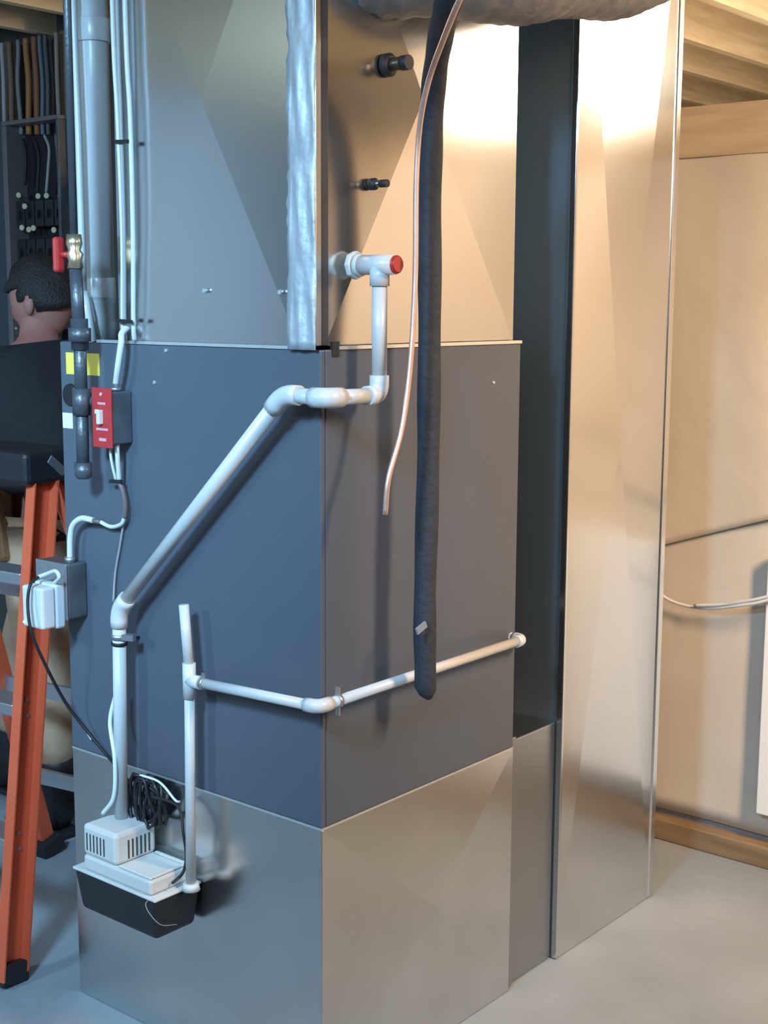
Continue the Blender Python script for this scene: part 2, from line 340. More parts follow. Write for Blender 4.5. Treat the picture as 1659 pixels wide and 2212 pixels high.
# ------------------------------------------------------------------ upper drain pipe (3/4 inch pvc)
RP, RF = .0134, .0172
dp = thing('coil_drain_pipe', 'white plastic drain running from coil case diagonally down to the pump', 'drain pipe', aY(262, 1790, -.05))
n0 = aX(763, 573, 0); ny, nz = n0.y, n0.z; ox = .060; oy = -.050
dz2 = 1.3385
MB().cyl((-.003, ny, nz), (.03, ny, nz), .0125, 18).build('pipe', M['pvc'], dp)
MB().tube([(.0, ny, nz), (.010, ny, nz)], .0245, 8).build('lock_nut', M['nut'], dp, .001)
MB().tube([(.012, ny, nz), (.020, ny, nz)], .0195, 24).build('union_ring', M['nut'], dp, .001)
tee = MB().tube([(.021, ny, nz), (.095, ny, nz)], RF, 20).tube([(ox, ny, nz), (ox, ny, nz-.036)], RF, 20).build('tee', M['pvc_fit'], dp)
pl = MB().tube([(.090, ny, nz), (.099, ny, nz)], [.0155, .0155], 20).tube([(.098, ny, nz), (.102, ny, nz)], [.0155, .0125], 20).build('end_plug', M['redplug'], dp); lab(pl, 'red end plug')
MB().cyl((ox, ny, nz-.03), (ox, ny, dz2+.03), RP).build('pipe', M['pvc'], dp)
def elbow(c, d0, d1, L=.034, parent=dp, r=RF, n=8):
    c, d0, d1 = V(c), V(d0).normalized(), V(d1).normalized()
    a, e = c+d0*L, c+d1*L; k = min(L*.62, .022)
    pts = [a]; p, q2 = c+d0*k, c+d1*k
    for i in range(n+1):
        t = i/n; pts.append(p*(1-t)**2+c*2*t*(1-t)+q2*t*t)
    pts.append(e); rr = [r]*len(pts)
    o = MB().tube(pts, rr, 20).build('elbow', M['pvc_fit'], parent)
    return a, e
c1 = V((ox, ny, dz2)); c2 = V((ox, oy, dz2+.001)); c3 = V((aY(612, 850, oy).x, oy, aY(612, 852, oy).z))
c4 = aY(257, 1316, oy); c5 = V((aY(259, 1650, oy).x, oy, .470))
elbow(c1, (0, 0, 1), (0, -1, 0))
elbow(c2, (0, 1, 0), (-1, 0, 0))
MB().cyl(c1+V((0, -.02, 0)), c2+V((0, .02, 0)), RP).build('pipe', M['pvc'], dp)
MB().cyl(c2+V((-.02, 0, 0)), c3+V((.02, 0, 0)), RP).build('pipe', M['pvc'], dp)
dd = (c4-c3).normalized()
elbow(c3, (1, 0, 0), dd, .038)
MB().cyl(c3+dd*.02, c4-dd*.02, RP).build('pipe', M['pvc'], dp)
elbow(c4, -dd, (c5-c4), .036)
dn = (c5-c4).normalized()
MB().cyl(c4+dn*.02, c5, RP).build('pipe', M['pvc'], dp)
st = c4+dn*.050
cl = MB().cyl(st, st+dn*.010, RP*1.16, 20).bar(st+dn*.004+V((.012, 0, 0)), st+dn*.004+V((.034, .01, 0)), .014, .012).build('pipe_strap', M['alu'], dp); lab(cl, 'metal strap holding the pipe')
st = c4+dn*.066
MB().tube([st, st+dn*.006], RP*1.2, 20).build('pipe_strap', M['rubber'], dp)
MB().bar(st+V((.0, .0, .0)), st+V((.0, .05, .0)), .006, .005).build('pipe_strap', M['rubber'], dp)

# lower drain pipe (1/2 inch)
lp = thing('lower_drain_pipe', 'thinner white drain wrapping the furnace corner low, with open upright stub', 'drain pipe', aY(412, 1895, -.045))
r2, rf2, ly = .0098, .0128, -.045
t0 = aY(397, 1306, ly); t1 = aY(409, 1470, ly); t2 = V((aY(412, 1880, ly).x, ly, .385))
MB().cyl(t0, t1+V((0, 0, .02)), r2).build('pipe', M['pvc'], lp)
MB().cyl(t1, t2, r2).build('pipe', M['pvc'], lp)
k1 = V((.034, ly, aX(690, 1527, .034).z)); k2 = aX(1128, 1382, .034); k2 = V((.034, k2.y, k2.z))
d1 = (k1-t1).normalized()
MB().tube([t1+V((0, 0, .034)), t1+V((0, 0, -.034))], rf2, 18).tube([t1, t1+d1*.032], rf2, 18).build('tee', M['pvc_fit'], lp)
MB().cyl(t1+d1*.02, k1-d1*.01, r2).build('pipe', M['pvc'], lp)
d2 = (k2-k1).normalized()
elbow(k1, -d1, d2, .030, lp, rf2)
MB().cyl(k1+d2*.012, k2, r2).build('pipe', M['pvc'], lp)
elbow(k2, -d2, (-1, .25, -.05), .024, lp, rf2)
MB().cyl(k2+V((-.012, .003, 0)), k2+V((-.20, .05, -.01)), r2).build('pipe', M['pvc'], lp)
for q, ax in ((t1+d1*.036, d1), (k1+d2*.046, d2)):
    o = MB().cyl(q, q+ax*.008, r2*1.25, 18)
    o.bar(q+ax*.004+V((0, 0, .008)), q+ax*.004+V((0, 0, .026)), .009, .004, (0, 1, 0)) if ax is d2 else o.bar(q+ax*.004+V((0, 0, .008)), q+ax*.004+V((0, .0, .020)), .009, .004, (0, 1, 0))
    if ax is d2: o.bar(q+ax*.004+V((0, 0, -.008)), q+ax*.004+V((0, 0, -.026)), .009, .004, (0, 1, 0))
    o.build('pipe_strap', M['alu'], lp)

# ------------------------------------------------------------------ condensate pump
PX0, PX1, PY0, PZ0, PZ1 = -.565, -.318, -.122, .283, .366
pu = thing('condensate_pump', 'cream condensate pump on black tank at the foot of the drains', 'pump', ((PX0+PX1)/2, -.06, PZ0))
ins = .010
vs = [(PX0+ins, PY0+ins, PZ0), (PX1-ins, PY0+ins, PZ0), (PX1-ins, -.0125, PZ0), (PX0+ins, -.0125, PZ0), (PX0, PY0, PZ1), (PX1, PY0, PZ1), (PX1, -.0045, PZ1), (PX0, -.0045, PZ1)]
MB().add(vs, [(3, 2, 1, 0), (0, 1, 5, 4), (1, 2, 6, 5), (2, 3, 7, 6), (3, 0, 4, 7), (4, 5, 6, 7)]).build('tank', M['black'], pu, .008)
MB().box(PX0-.002, PX1+.002, PY0-.002, -.0045, PZ1+.0002, PZ1+.006).build('tank_rim', M['cream'], pu, .002)
MB().box(PX0+.028, PX1-.016, PY0+.003, -.016, PZ1+.0065, PZ1+.038).build('cover', M['cream'], pu, .006)
cv = bpy.data.objects['cover']
for xa_, xb_, ya_, yb_ in ((PX0+.134, PX1-.018, PY0+.005, PY0+.013), (PX1-.026, PX1-.018, PY0+.0135, -.018), (PX0+.134, PX1-.0265, -.026, -.018)):
    MB().box(xa_, xb_, ya_, yb_, PZ1+.0382, PZ1+.043).build('cover_lip', M['cream'], cv, .002)
mx0, mx1, my0, my1, mz0, mz1 = PX0+.028, PX0+.130, PY0+.003, -.016, PZ1+.0382, PZ1+.103
mo = MB().box(mx0, mx1, my0, my1, mz0, mz1).build('motor_housing', M['cream'], pu, .008)
for i in range(6):
    xx = mx0+.012+i*.0105
    MB().box(xx, xx+.0035, my0-.0008, my0+.002, mz0+.012, mz0+.048).build('vent_slot', M['slot'], mo)
for i in range(6):
    yy = my0+.030+i*.0105
    MB().box(mx1-.002, mx1+.0008, yy, yy+.004, mz0+.008, mz0+.046).build('vent_slot', M['slot'], mo)
lab(MB().box(PX0+.006, PX0+.023, PY0+.03, -.04, PZ1+.006, PZ1+.0068).build('inlet_hole', M['slot'], pu), 'dark hole in the rim')
q = V((t2.x, ly, PZ1+.006)); MB().tube([q, q+V((0, 0, .014))], [.018, .0145], 18).build('inlet_collar', M['cream'], pu)

# tubing and cords about the pump
tag(MB().tube(spline([aY(250, 1500, -.035), aY(238, 1560, -.05), aY(248, 1640, -.066), aY(246, 1720, -.07), V((-.535, -.07, .474))], 8), .0045, 10).build('vinyl_tube', M['vinyl']), 'thin clear vinyl tube hugging the taller drain pipe above pump', 'tube')
cc0 = aY(312, 1728, -.028)
pts = []
for i in range(150):
    a = i*.42; rr = .034+.0065*math.sin(i*1.37)+.003*math.sin(i*.29)
    pts.append(cc0+V((.050*math.sin(i*.031)*.4+.95*rr*math.cos(a)+.012*math.sin(i*.05), .010*math.sin(i*.53), 1.3*rr*math.sin(a))))
tag(MB().tube(pts, .0036, 8).build('coiled_cord', M['black']), 'coil of black cord tucked between the drain pipes above pump', 'cord')
tag(MB().tube(spline([cc0+V((.035, -.012, .02)), aY(384, 1742, -.03), aX(396, 1800, -.322), aX(402, 1850, -.320), aX(395, 1885, -.322), aX(372, 1908, -.324)], 8), .003, 8).build('pump_wire', M['rubber']), 'black wire looping down onto the right of the pump cover', 'wire')
a0, a1 = aY(345, 1735, -.02), aY(382, 1722, -.02)
tag(MB().tube(spline([cc0+V((.0, -.01, .055)), aY(345, 1690, -.03), aY(378, 1728, -.03), aY(388, 1732, -.02)], 6), .0025, 8).build('pump_wire', M['vinyl']), 'pale wire crossing over the coil of black cord', 'wire')
tag(MB().tube(spline([(PX1-.052, PY0+.012, PZ1+.022), aZ(360, 1925, .372), V((PX1-.02, PY0-.006, PZ1-.004)), V((PX1+.008, PY0+.002, PZ1-.04)), V((PX1+.004, PY0+.05, PZ1-.06))], 8), .0008, 6).build('sensor_wire', M['greycable']), 'hair-thin grey wire trailing over the tank edge', 'wire')

# ------------------------------------------------------------------ gas pipe, vent, conduit
gy = -.060
gp = thing('gas_pipe', 'black iron gas pipe with brass valve and drip leg at the furnace side', 'gas pipe', aY(180, 1015, gy))
g0, g1, g2, g3, g4, g5 = aY(149, -60, gy), aY(160, 520, gy), aY(163, 580, gy), aY(172, 722, gy), aY(176, 868, gy), aY(180, 1012, gy)
gx = lambda a: (a.x, gy, a.z)
g0 = V((g1.x, gy, 2.49))
MB().cyl(g0, g1, .0075).build('pipe', M['iron'], gp)
MB().cyl(g2, g3, .0125).build('pipe', M['iron'], gp)
MB().cyl(g3, g4, .0125).build('pipe', M['iron'], gp)
MB().cyl(g4, g5, .0125).build('pipe', M['iron'], gp)
MB().tube([g3+V((0, 0, .03)), g3+V((0, 0, .012)), g3+V((0, 0, .012)), g3+V((0, 0, -.014)), g3+V((0, 0, -.014)), g3+V((0, 0, -.03))], [.017, .017, .022, .022, .017, .017], 8).build('union', M['iron'], gp)
MB().tube([g4+V((0, 0, .026)), g4+V((0, 0, -.026))], .0175, 18).tube([g4, V((g4.x, .0, g4.z))], .016, 18).build('tee', M['iron'], gp)
MB().tube([g5+V((0, 0, .012)), g5+V((0, 0, -.014)), g5+V((0, 0, -.020))], [.0175, .0175, .012], 16).build('end_cap', M['iron'], gp)
va = MB().tube([g1+V((0, 0, .012)), g1+V((0, 0, -.006)), g1+V((0, 0, -.018)), (g1+g2)/2, g2+V((0, 0, .015)), g2], [.014, .016, .012, .017, .013, .016], 10).build('valve_body', M['brass'], gp); lab(va, 'brass valve body')
vm = (g1+g2)/2
hd = MB().tube([vm+V((-.012, -.005, .0)), vm+V((-.030, -.010, .0))], .006, 10).build('valve_handle', M['red'], gp); lab(hd, 'red valve handle')
MB().bar(vm+V((-.032, -.014, .034)), vm+V((-.032, -.014, -.034)), .013, .024, (0, 1, 0)).build('handle_grip', M['red'], hd, .006)
# thin white pipe
wp = [V((aY(160, 100, .03).x, .03, 2.49)), aY(160, 60, .03), aY(170, 300, .03), aY(178, 560, .03), aY(181, 640, .03), aY(186, 672, .03), V((aY(192, 700, .03).x, .04, H2))]
wt = thing('white_conduit', 'slender white pipe between the gas pipe and fat white vent', 'pipe', wp[-1])
MB().tube(wp[:5], .0072, 14).build('pipe', M['pvc'], wt)
MB().tube([wp[4]+V((0, 0, .01)), wp[5], wp[6]], [.009, .012, .010], 14).build('connector', M['pvc_fit'], wt)
# fat vent
vx, vy = -.693, .085
vp = thing('vent_pipe', 'fat white plastic vent pipe rising from the furnace top', 'vent pipe', (vx, vy, H2))
MB().cyl((vx, vy, 1.49), (vx, vy, 2.49), .0302, 28).build('pipe', M['pvc'], vp)
for za, zb in ((2.010, 2.056), ):
    MB().cyl((vx, vy, za), (vx, vy, zb), .0352, 28).build('coupling', M['pvc_fit'], vp, .002)
MB().cyl((vx, vy, 1.500), (vx, vy, 1.545), .0325, 28).build('coupling', M['pvc_fit'], vp, .002)
lab(MB().tube([(vx, vy, 1.505), (vx, vy, 1.492), (vx, vy, 1.46), (vx, vy, 1.455), (vx, vy, H2)], [.033, .033, .031, .034, .036], 28).build('rubber_collar', mat('grey_collar', (.33, .36, .37), .5), vp), 'grey collar at the vent base')
# control cables up the coil case edge
cgroup = 'white control cables up the coil case edge'
for i, (xa, xb, xc, m) in enumerate([(244, 257, 264, 'cable'), (254, 263, 268, 'greycable'), (271, 284, 287, 'cable')]):
    pp = [V((aY(xa, 40, -.02).x, -.022, 2.49)), aY(xa, 60, -.022), aY(xa+(xb-xa)*.75, 250, -.021), aY(xc, 500, -.020), aY(xc+1, 690, -.016), aY(xc+3, 735, -.010)]
    o = tag(MB().tube(spline(pp, 6), .0044 if i != 1 else .0036, 10).build('control_cable', M[m]),
        ['white cable up the coil case edge, nearest the fat vent', 'grey cable up the coil case edge, between two white ones', 'white cable up the coil case edge, nearest the creased panel'][i], 'cable', cgroup)
    if i == 0:
        for px, py, ww in ((263, 306, .040), (268, 694, .046)):
            q = aY(px, py, -.026); MB().bar(q+V((-ww/2, 0, .001)), q+V((ww/2, 0, -.001)), .004, .007, (0, 0, 1)).build('cable_tie', M['rubber'], o)
# emergency switch
bx0, bx1, bz0, bz1 = -.549, -.497, 1.222, 1.326
es = thing('switch_box', 'red-plated switch on small grey steel box, high on furnace side', 'switch', ((bx0+bx1)/2, -.025, bz0))
MB().box(bx0+.001, bx1, -.050, -.0006, bz0+.001, bz1-.001).build('steel_box', M['boxgrey'], es, .003)
pt = MB().box(bx0-.003, bx1+.002, -.0545, -.0505, bz0-.006, bz1+.006).build('cover_plate', M['red'], es, .0012)
def row(zc, x0, x1, hgt, n, parent=pt):
    mb = MB(); wdt = (x1-x0)/n
    for i in range(n): mb.box(x0+wdt*i+wdt*.12, x0+wdt*(i+1)-wdt*.12, -.0549, -.0544, zc-hgt/2, zc+hgt/2)
    return lab(mb.build('lettering', M['lettering'], parent), 'pale lettering')
cxm = (bx0+bx1)/2
row(bz1-.024, cxm-.012, cxm+.012, .0045, 5); row(bz0+.030, cxm-.018, cxm+.018, .0045, 9); row(bz0+.010, cxm-.010, cxm+.012, .006, 6)
MB().box(cxm-.004, cxm+.005, -.066, -.054, 1.262, 1.290).build('toggle', M['white'], pt, .002)
MB().box(cxm-.018, cxm-.006, -.058, -.0544, 1.281, 1.290).build('toggle_guard', M['white'], pt, .001)
for zz in (bz1-.006, ): MB().cyl((cxm, -.0542, zz), (cxm, -.0565, zz), .0035, 10).build('screw', M['lettering'], pt)
cz = V((cxm+.012, -.028, bz1)); MB().tube([cz, cz+V((0, 0, .006)), cz+V((0, 0, .006)), cz+V((0, 0, .014))], [.011, .011, .008, .008], 14).build('connector', M['alu'], es)
tag(MB().tube(spline([cz+V((0, 0, .012)), aY(255, 790, -.034), aY(262, 740, -.030), aY(266, 716, -.020), V((-.487, .02, 1.47))], 8), .0062, 12).build('armoured_cable', M['cable']), 'short white cable dropping into top of red-plated switch box', 'cable')
cb = thing('switch_cable', 'white and brown cable looping from red-plated switch down to outlet box', 'cable', aY(152, 1205, -.03))
w1 = [V((cxm+.014, -.03, bz0)), aY(254, 985, -.03), aY(258, 1040, -.02)]
MB().tube(spline(w1, 6), .0048, 10).build('white_sheath', M['cable'], cb)
MB().tube(spline([V((cxm-.006, -.03, bz0)), aY(240, 990, -.03), aY(251, 1040, -.02)], 6), .0030, 10).build('white_sheath', M['cable'], cb)
q = aY(250, 1041, -.024); MB().bar(q+V((-.018, 0, .0)), q+V((.018, 0, .002)), .004, .007).build('cable_tie', M['rubber'], cb)
MB().tube(spline([aY(257, 1038, -.02), aY(266, 1062, -.018), aY(271, 1092, -.016), aY(269, 1118, -.016)], 8), .0056, 10).build('brown_sheath', M['browncable'], cb)
MB().tube(spline([aY(269, 1116, -.016), aY(262, 1132, -.016), aY(240, 1138, -.014), aY(214, 1126, -.016)], 8), .0042, 10).build('sheath', M['cable'], cb)
MB().tube(spline([aY(218, 1128, -.016), aY(196, 1124, -.020)], 4), .0050, 10).build('brown_sheath', M['browncable'], cb)
MB().tube(spline([aY(202, 1124, -.020), aY(176, 1120, -.026), aY(158, 1134, -.03), aY(152, 1160, -.03), aY(151, 1206, -.03)], 8), .0062, 12).build('white_sheath', M['cable'], cb)
tag(MB().tube(spline([aY(268, 1125, -.008), aY(259, 1180, -.006), aY(249, 1240, -.006), aY(245, 1300, -.012)], 8), .0024, 8).build('low_voltage_wire', M['greycable']), 'thin grey wire running down behind the diagonal drain elbow', 'wire')
# outlet box and plugged-in adapter
ob = thing('outlet_box', 'square grey steel outlet box with white adapter, beside orange ladder', 'outlet box', (-.70, -.025, .83))
ox0, ox1, oz0, oz1 = -.752, -.652, .853, .968
MB().box(ox0, ox1, -.050, -.0006, oz0, oz1).build('steel_box', M['boxgrey'], ob, .004)
MB().box(ox0-.001, ox1+.001, -.0535, -.0505, oz0-.001, oz1+.001).build('cover_plate', M['alu'], ob, .002)
q = aY(151, 1208, -.03); MB().tube([V((q.x, -.03, oz1)), V((q.x, -.03, oz1+.012))], .011, 14).build('connector', M['alu'], ob)
ad = thing('plug_adapter', 'white plug-in adapter with green light on the grey outlet box', 'adapter', (-.68, -.08, .83))
e0_, e1_ = aY(64, 1270, -.10), aY(138, 1366, -.10)
MB().box(-.727, -.655, -.078, -.0540, .838, .930).build('adapter_body', M['white'], ad, .005)
MB().box(-.722, -.655, -.112, -.0785, .842, .927).build('adapter_front', M['white'], ad, .005)
MB().cyl((-.716, -.1115, .851), (-.716, -.1135, .851), .0028, 10).build('indicator_light', M['led'], ad)
tag(MB().tube(spline([V((-.672, -.07, .929)), aY(128, 1248, -.08), aY(120, 1234, -.08), aY(100, 1240, -.08), aY(84, 1246, -.085)], 8), .0042, 10).build('adapter_lead', M['cable']), 'short white lead looping over the top of the white adapter', 'cord')
tag(MB().tube(spline([aY(84, 1246, -.085), aY(66, 1262, -.12), aY(60, 1305, -.13), aY(68, 1365, -.13), aY(95, 1430, -.10), aY(140, 1515, -.05), aY(185, 1575, -.02), aY(230, 1630, -.012), cc0+V((-.03, -.01, .03))], 8), .0034, 8).build('power_cord', M['rubber']), 'long black cord sagging from white adapter across to coiled cord', 'cord')
q = aY(195, 1590, -.006); tag(MB().bar(q+V((-.006, 0, .006)), q+V((.006, 0, -.006)), .006, .006).build('cord_staple', M['white'], None, .001), 'tiny white clip on the cord low at the furnace edge', 'clip')

# ------------------------------------------------------------------ ladder
ld = thing('step_ladder', 'orange fibreglass step ladder with black top cap, at left edge', 'ladder', (-1.1, .2, 0))
def rail(a, b, wdt, side, wall=.004):
    """C-channel rail: web wide across, two flanges."""
    a, b = V(a), V(b); side = V(side).normalized(); d = (b-a).normalized(); n = d.cross(side).normalized()
    mb = MB(); 
    mb.bar(a, b, wdt, wall, n)
    for s_ in (-1, 1): mb.bar(a+side*s_*wdt/2-n*.013, b+side*s_*wdt/2-n*.013, wall, .028, n)
    return mb
s_dir = V((-.995, -.105, 0)); t_dir = V((-.105, .995, 0))
NL = V((-.868, -.080, 0)); aL = V((-.958, .112, 1.10)); NR = NL+t_dir*.60; aR = aL+t_dir*.045
FL = NL+s_dir*.50; aFL = aL+s_dir*.36; FR = V((-1.395, .425, 0)); aFR = aR+s_dir*.36
for foot, top, sd in ((NL, aL, 1), (FL, aFL, -1)):
    MB_ = rail(foot+V((0, 0, .02)), top, .068, t_dir*sd); MB_.build('front_rail', M['orange'], ld)
for foot, top, sd in ((NR, aR, 1), (FR, aFR, -1)):
    rail(foot+V((0, 0, .02)), top, .040, t_dir*sd).build('rear_rail', M['orange'], ld)
for foot, top in ((NL, aL), (FL, aFL), (NR, aR), (FR, aFR)):
    u = (top-foot).normalized(); MB().bar(foot+V((0, 0, .002)), foot+u*.05, .05, .074, t_dir).build('foot', M['rubber'], ld, .004)
mid = (aL+aR+aFL+aFR)/4
tp0 = (aL+aR)/2; tp1 = (aFL+aFR)/2
MB().bar(tp0-s_dir*.03+V((0, 0, .03)), tp1+s_dir*.03+V((0, 0, .03)), .17, .075).build('top_cap', M['black'], ld, .012)
hp_ = tp0-s_dir*.034+V((0, 0, .028))
lab(MB().bar(hp_-t_dir*.022+V((0, 0, .022)), hp_+t_dir*.022-V((0, 0, .014)), .004, .020, (0, 0, 1)).build('spreader_hinge', M['alu'], ld, .002), 'grey metal hinge plate')
for k, zz in enumerate((.31, .60, .885)):
    f = zz/1.10; p0 = NL.lerp(aL, f); p1 = FL.lerp(aFL, f)
    MB().bar(p0+V((0, 0, 0)), p1, .075, .028).build('step', M['alu'], ld, .003)
    for e in (p0,):
        for dz in (-.018, .018):
            MB().cyl(e-s_dir*.001+V((0, 0, dz)), e-s_dir*.008+V((0, 0, dz)), .005, 8).build('rivet', M['alu'], ld)
for zz in (.25, .52, .80):
    f = zz/1.10; p0 = NR.lerp(aR, f); p1 = FR.lerp(aFR, f)
    MB().bar(p0, p1, .012, .040).build('rear_brace', M['alu'], ld)
# ------------------------------------------------------------------ person
def skin_mesh(name, verts, edges, mt, parent, sub=2, root=0):
    me = bpy.data.meshes.new(name); me.from_pydata([v[0] for v in verts], edges, []); o = bpy.data.objects.new(name, me); COL.objects.link(o)
    o.modifiers.new('skin', 'SKIN'); 
    sv = me.skin_vertices[0].data
    for i, v in enumerate(verts):
        r = v[1]; sv[i].radius = r if isinstance(r, tuple) else (r, r); sv[i].use_root = (i == root)
    s_ = o.modifiers.new('smooth', 'SUBSURF'); s_.levels = sub; s_.render_levels = sub
    bpy.context.view_layer.update()
    me2 = bpy.data.meshes.new_from_object(o.evaluated_get(bpy.context.evaluated_depsgraph_get()))
    o.modifiers.clear(); o.data = me2; me2.name = name; me2.materials.clear(); me2.materials.append(mt)
    for p in me2.polygons: p.use_smooth = True
    o.parent = parent; o.location = -base(parent); return o
pe = thing('person', 'person seen from behind in black shirt and tool belt, beyond the ladder', 'person', (-1.56, .55, 0))
PV = {'pel': ((-1.53, .565, .92), (.13, .10)), 'wai': ((-1.54, .575, 1.08), (.13, .10)), 'che': ((-1.56, .585, 1.24), (.155, .115)), 'nkb': ((-1.595, .595, 1.385), .062), 'nck': ((-1.612, .603, 1.43), .054), 'hea': ((-1.625, .612, 1.47), .055),
 'shL': ((-1.58, .42, 1.30), .060), 'elL': ((-1.70, .33, 1.11), .044), 'wrL': ((-1.90, .42, 1.06), .030), 'haL': ((-1.97, .46, 1.06), .036),
 'shR': ((-1.60, .76, 1.335), .062), 'elR': ((-1.70, .86, 1.10), .044), 'wrR': ((-1.90, .80, 1.16), .030), 'haR': ((-1.97, .77, 1.18), .036),
 'hiL': ((-1.50, .49, .86), .09), 'knL': ((-1.495, .505, .48), .062), 'anL': ((-1.485, .525, .10), .042), 'hiR': ((-1.58, .65, .86), .09), 'knR': ((-1.78, .64, .49), .062), 'anR': ((-1.88, .645, .10), .042)}
keys = list(PV); ix = {k: i for i, k in enumerate(keys)}
ed = [('pel', 'wai'), ('wai', 'che'), ('che', 'nkb'), ('nkb', 'nck'), ('nck', 'hea'), ('che', 'shL'), ('shL', 'elL'), ('elL', 'wrL'), ('wrL', 'haL'), ('che', 'shR'), ('shR', 'elR'), ('elR', 'wrR'), ('wrR', 'haR'), ('pel', 'hiL'), ('hiL', 'knL'), ('knL', 'anL'), ('pel', 'hiR'), ('hiR', 'knR'), ('knR', 'anR')]
verts = [PV[k] for k in keys]; edges = [(ix[a], ix[b]) for a, b in ed]
# fingers and thumbs
for hnd, wrs, lat in (('haL', 'wrL', V((0, 1, 0))), ('haR', 'wrR', V((0, -1, 0)))):
    hp = V(PV[hnd][0]); fd = (hp-V(PV[wrs][0])).normalized(); upv = V((0, 0, 1))
    for i, (off, ln) in enumerate(((.026, .062), (.009, .072), (-.009, .068), (-.026, .052))):
        b0 = hp+upv*off+fd*.012; j1 = b0+fd*ln*.55; j2 = j1+(fd*.6+lat*.8).normalized()*ln*.5
        n_ = len(verts); verts += [(b0, .009), (j1, .008), (j2, .0065)]; edges += [(ix[hnd], n_), (n_, n_+1), (n_+1, n_+2)]
    b0 = hp-fd*.01+upv*.034+lat*.01; j1 = b0+(fd*.6+upv*.5+lat*.6).normalized()*.035; n_ = len(verts)
    verts += [(b0, .010), (j1, .0085), (j1+fd*.026, .007)]; edges += [(ix[hnd], n_), (n_, n_+1), (n_+1, n_+2)]
body = skin_mesh('body', verts, edges, M['skin'], pe, 2)
# head joined to the body mesh
HC = V((-1.615, .620, 1.500))
fwd = V((-.92, -.34, -.20)).normalized(); lef = V((.34, -.92, 0)).normalized(); hup = fwd.cross(lef)*-1
if hup.z < 0: hup = -hup
def head_surface(scale=1., lo=-1.2, hair=False):
    vs = []; nu, nv = 28, 20
    for j in range(nv+1):
        th = math.pi*j/nv
        for i in range(nu):
            ph = 2*math.pi*i/nu; a, bb, c = math.sin(th)*math.cos(ph), math.sin(th)*math.sin(ph), math.cos(th)
            ra, rb, rc = .094, .074, .112
            if c < -.2: rb *= 1-.32*(-c-.2); 
            if c < -.2 and a < 0: ra *= 1-.25*(-c-.2)
            p = V((a*ra, bb*rb, c*rc))
            if not hair:
                if a > .8 and abs(bb) < .28 and -.35 < c < .15: p.x += .020*(1-abs(bb)/.28)*(1-abs(c+.18)/.4)   # nose
                if a > .6 and c < -.7: p.x += .012                                                                # chin
                if a > .75 and .2 < abs(bb) < .6 and .0 < c < .3: p.x -= .008                                      # eye sockets
                if a > .85 and abs(bb) < .45 and -.62 < c < -.5: p.x -= .004                                       # mouth
            p *= scale; vs.append(HC+fwd*p.x+lef*p.y+hup*p.z)
    return vs, [(j*nu+i, (j+1)*nu+i, (j+1)*nu+(i+1) % nu, j*nu+(i+1) % nu) for j in range(nv) for i in range(nu)]
bm = bmesh.new(); bm.from_mesh(body.data); hv, hf = head_surface()
bv = [bm.verts.new(p) for p in hv]
for f in hf:
    try: bm.faces.new([bv[i] for i in f]).smooth = True
    except ValueError: pass
bmesh.ops.remove_doubles(bm, verts=bv, dist=1e-5); bm.to_mesh(body.data); bm.free()
for sd in (1, -1):
    e = HC+lef*sd*.076+fwd*(-.004)+hup*(-.012); mbx = MB()
    mbx.ball(e, .020, .012, .030, 12, 8); mbx.ball(e+lef*sd*.006, .010, .008, .018, 10, 6)
    mbx.build('ear', M['skin'], pe)
for sd in (1, -1):
    MB().ball(HC+fwd*.071+lef*sd*.030+hup*.012, .0105, .0105, .0105, 10, 8).build('eye', M['paper'], pe)
MB().bar(HC+fwd*.088+lef*.022-hup*.062, HC+fwd*.088-lef*.022-hup*.062, .008, .007).build('mouth', M['leather'], pe)
# hair cap: upper and back of the head
hv, hf = head_surface(1.13, hair=True); rnd = random.Random(2)
loc = [((V(p)-HC).dot(fwd), (V(p)-HC).dot(lef), (V(p)-HC).dot(hup)) for p in hv]
keep = [f for f in hf if all(loc[i][2] > (.030 if loc[i][0] > .03 else (-.002 if loc[i][0] > -.02 else -.055)) for i in f)]
hv = [V(p)+(V(p)-HC).normalized()*rnd.uniform(-.003, .007) for p in hv]
ho = MB().add(hv, keep, True).build('hair', M['hair'], pe); s = ho.modifiers.new('thickness', 'SOLIDIFY'); s.thickness = .012; s.offset = -1
# clothes
def grow(k, d): r = PV[k][1]; return tuple(x_+d for x_ in r) if isinstance(r, tuple) else r+d
sh = [(PV['pel'][0], (.160, .128)), (PV['wai'][0], (.160, .128)), (PV['che'][0], (.180, .138)), ((-1.588, .592, 1.365), (.095, .085)), (PV['shL'][0], .088), ((-1.63, .375, 1.225), .072), ((-1.665, .35, 1.165), .070), (PV['shR'][0], .088), ((-1.645, .805, 1.225), .072), ((-1.67, .835, 1.165), .070)]
skin_mesh('shirt', sh, [(0, 1), (1, 2), (2, 3), (2, 4), (4, 5), (5, 6), (2, 7), (7, 8), (8, 9)], M['shirt'], pe, 2)
tr = [((-1.53, .565, .96), (.155, .125)), (PV['hiL'][0], .112), ((-1.485, .48, .66), .092), (PV['knL'][0], .080), ((-1.490, .517, .33), .078), ((-1.487, .522, .185), .070), (PV['hiR'][0], .112), ((-1.69, .645, .66), .092), (PV['knR'][0], .080), ((-1.84, .642, .30), .078), ((-1.87, .645, .185), .070)]
skin_mesh('trousers', tr, [(0, 1), (1, 2), (2, 3), (3, 4), (4, 5), (0, 6), (6, 7), (7, 8), (8, 9), (9, 10)], M['khaki'], pe, 2)
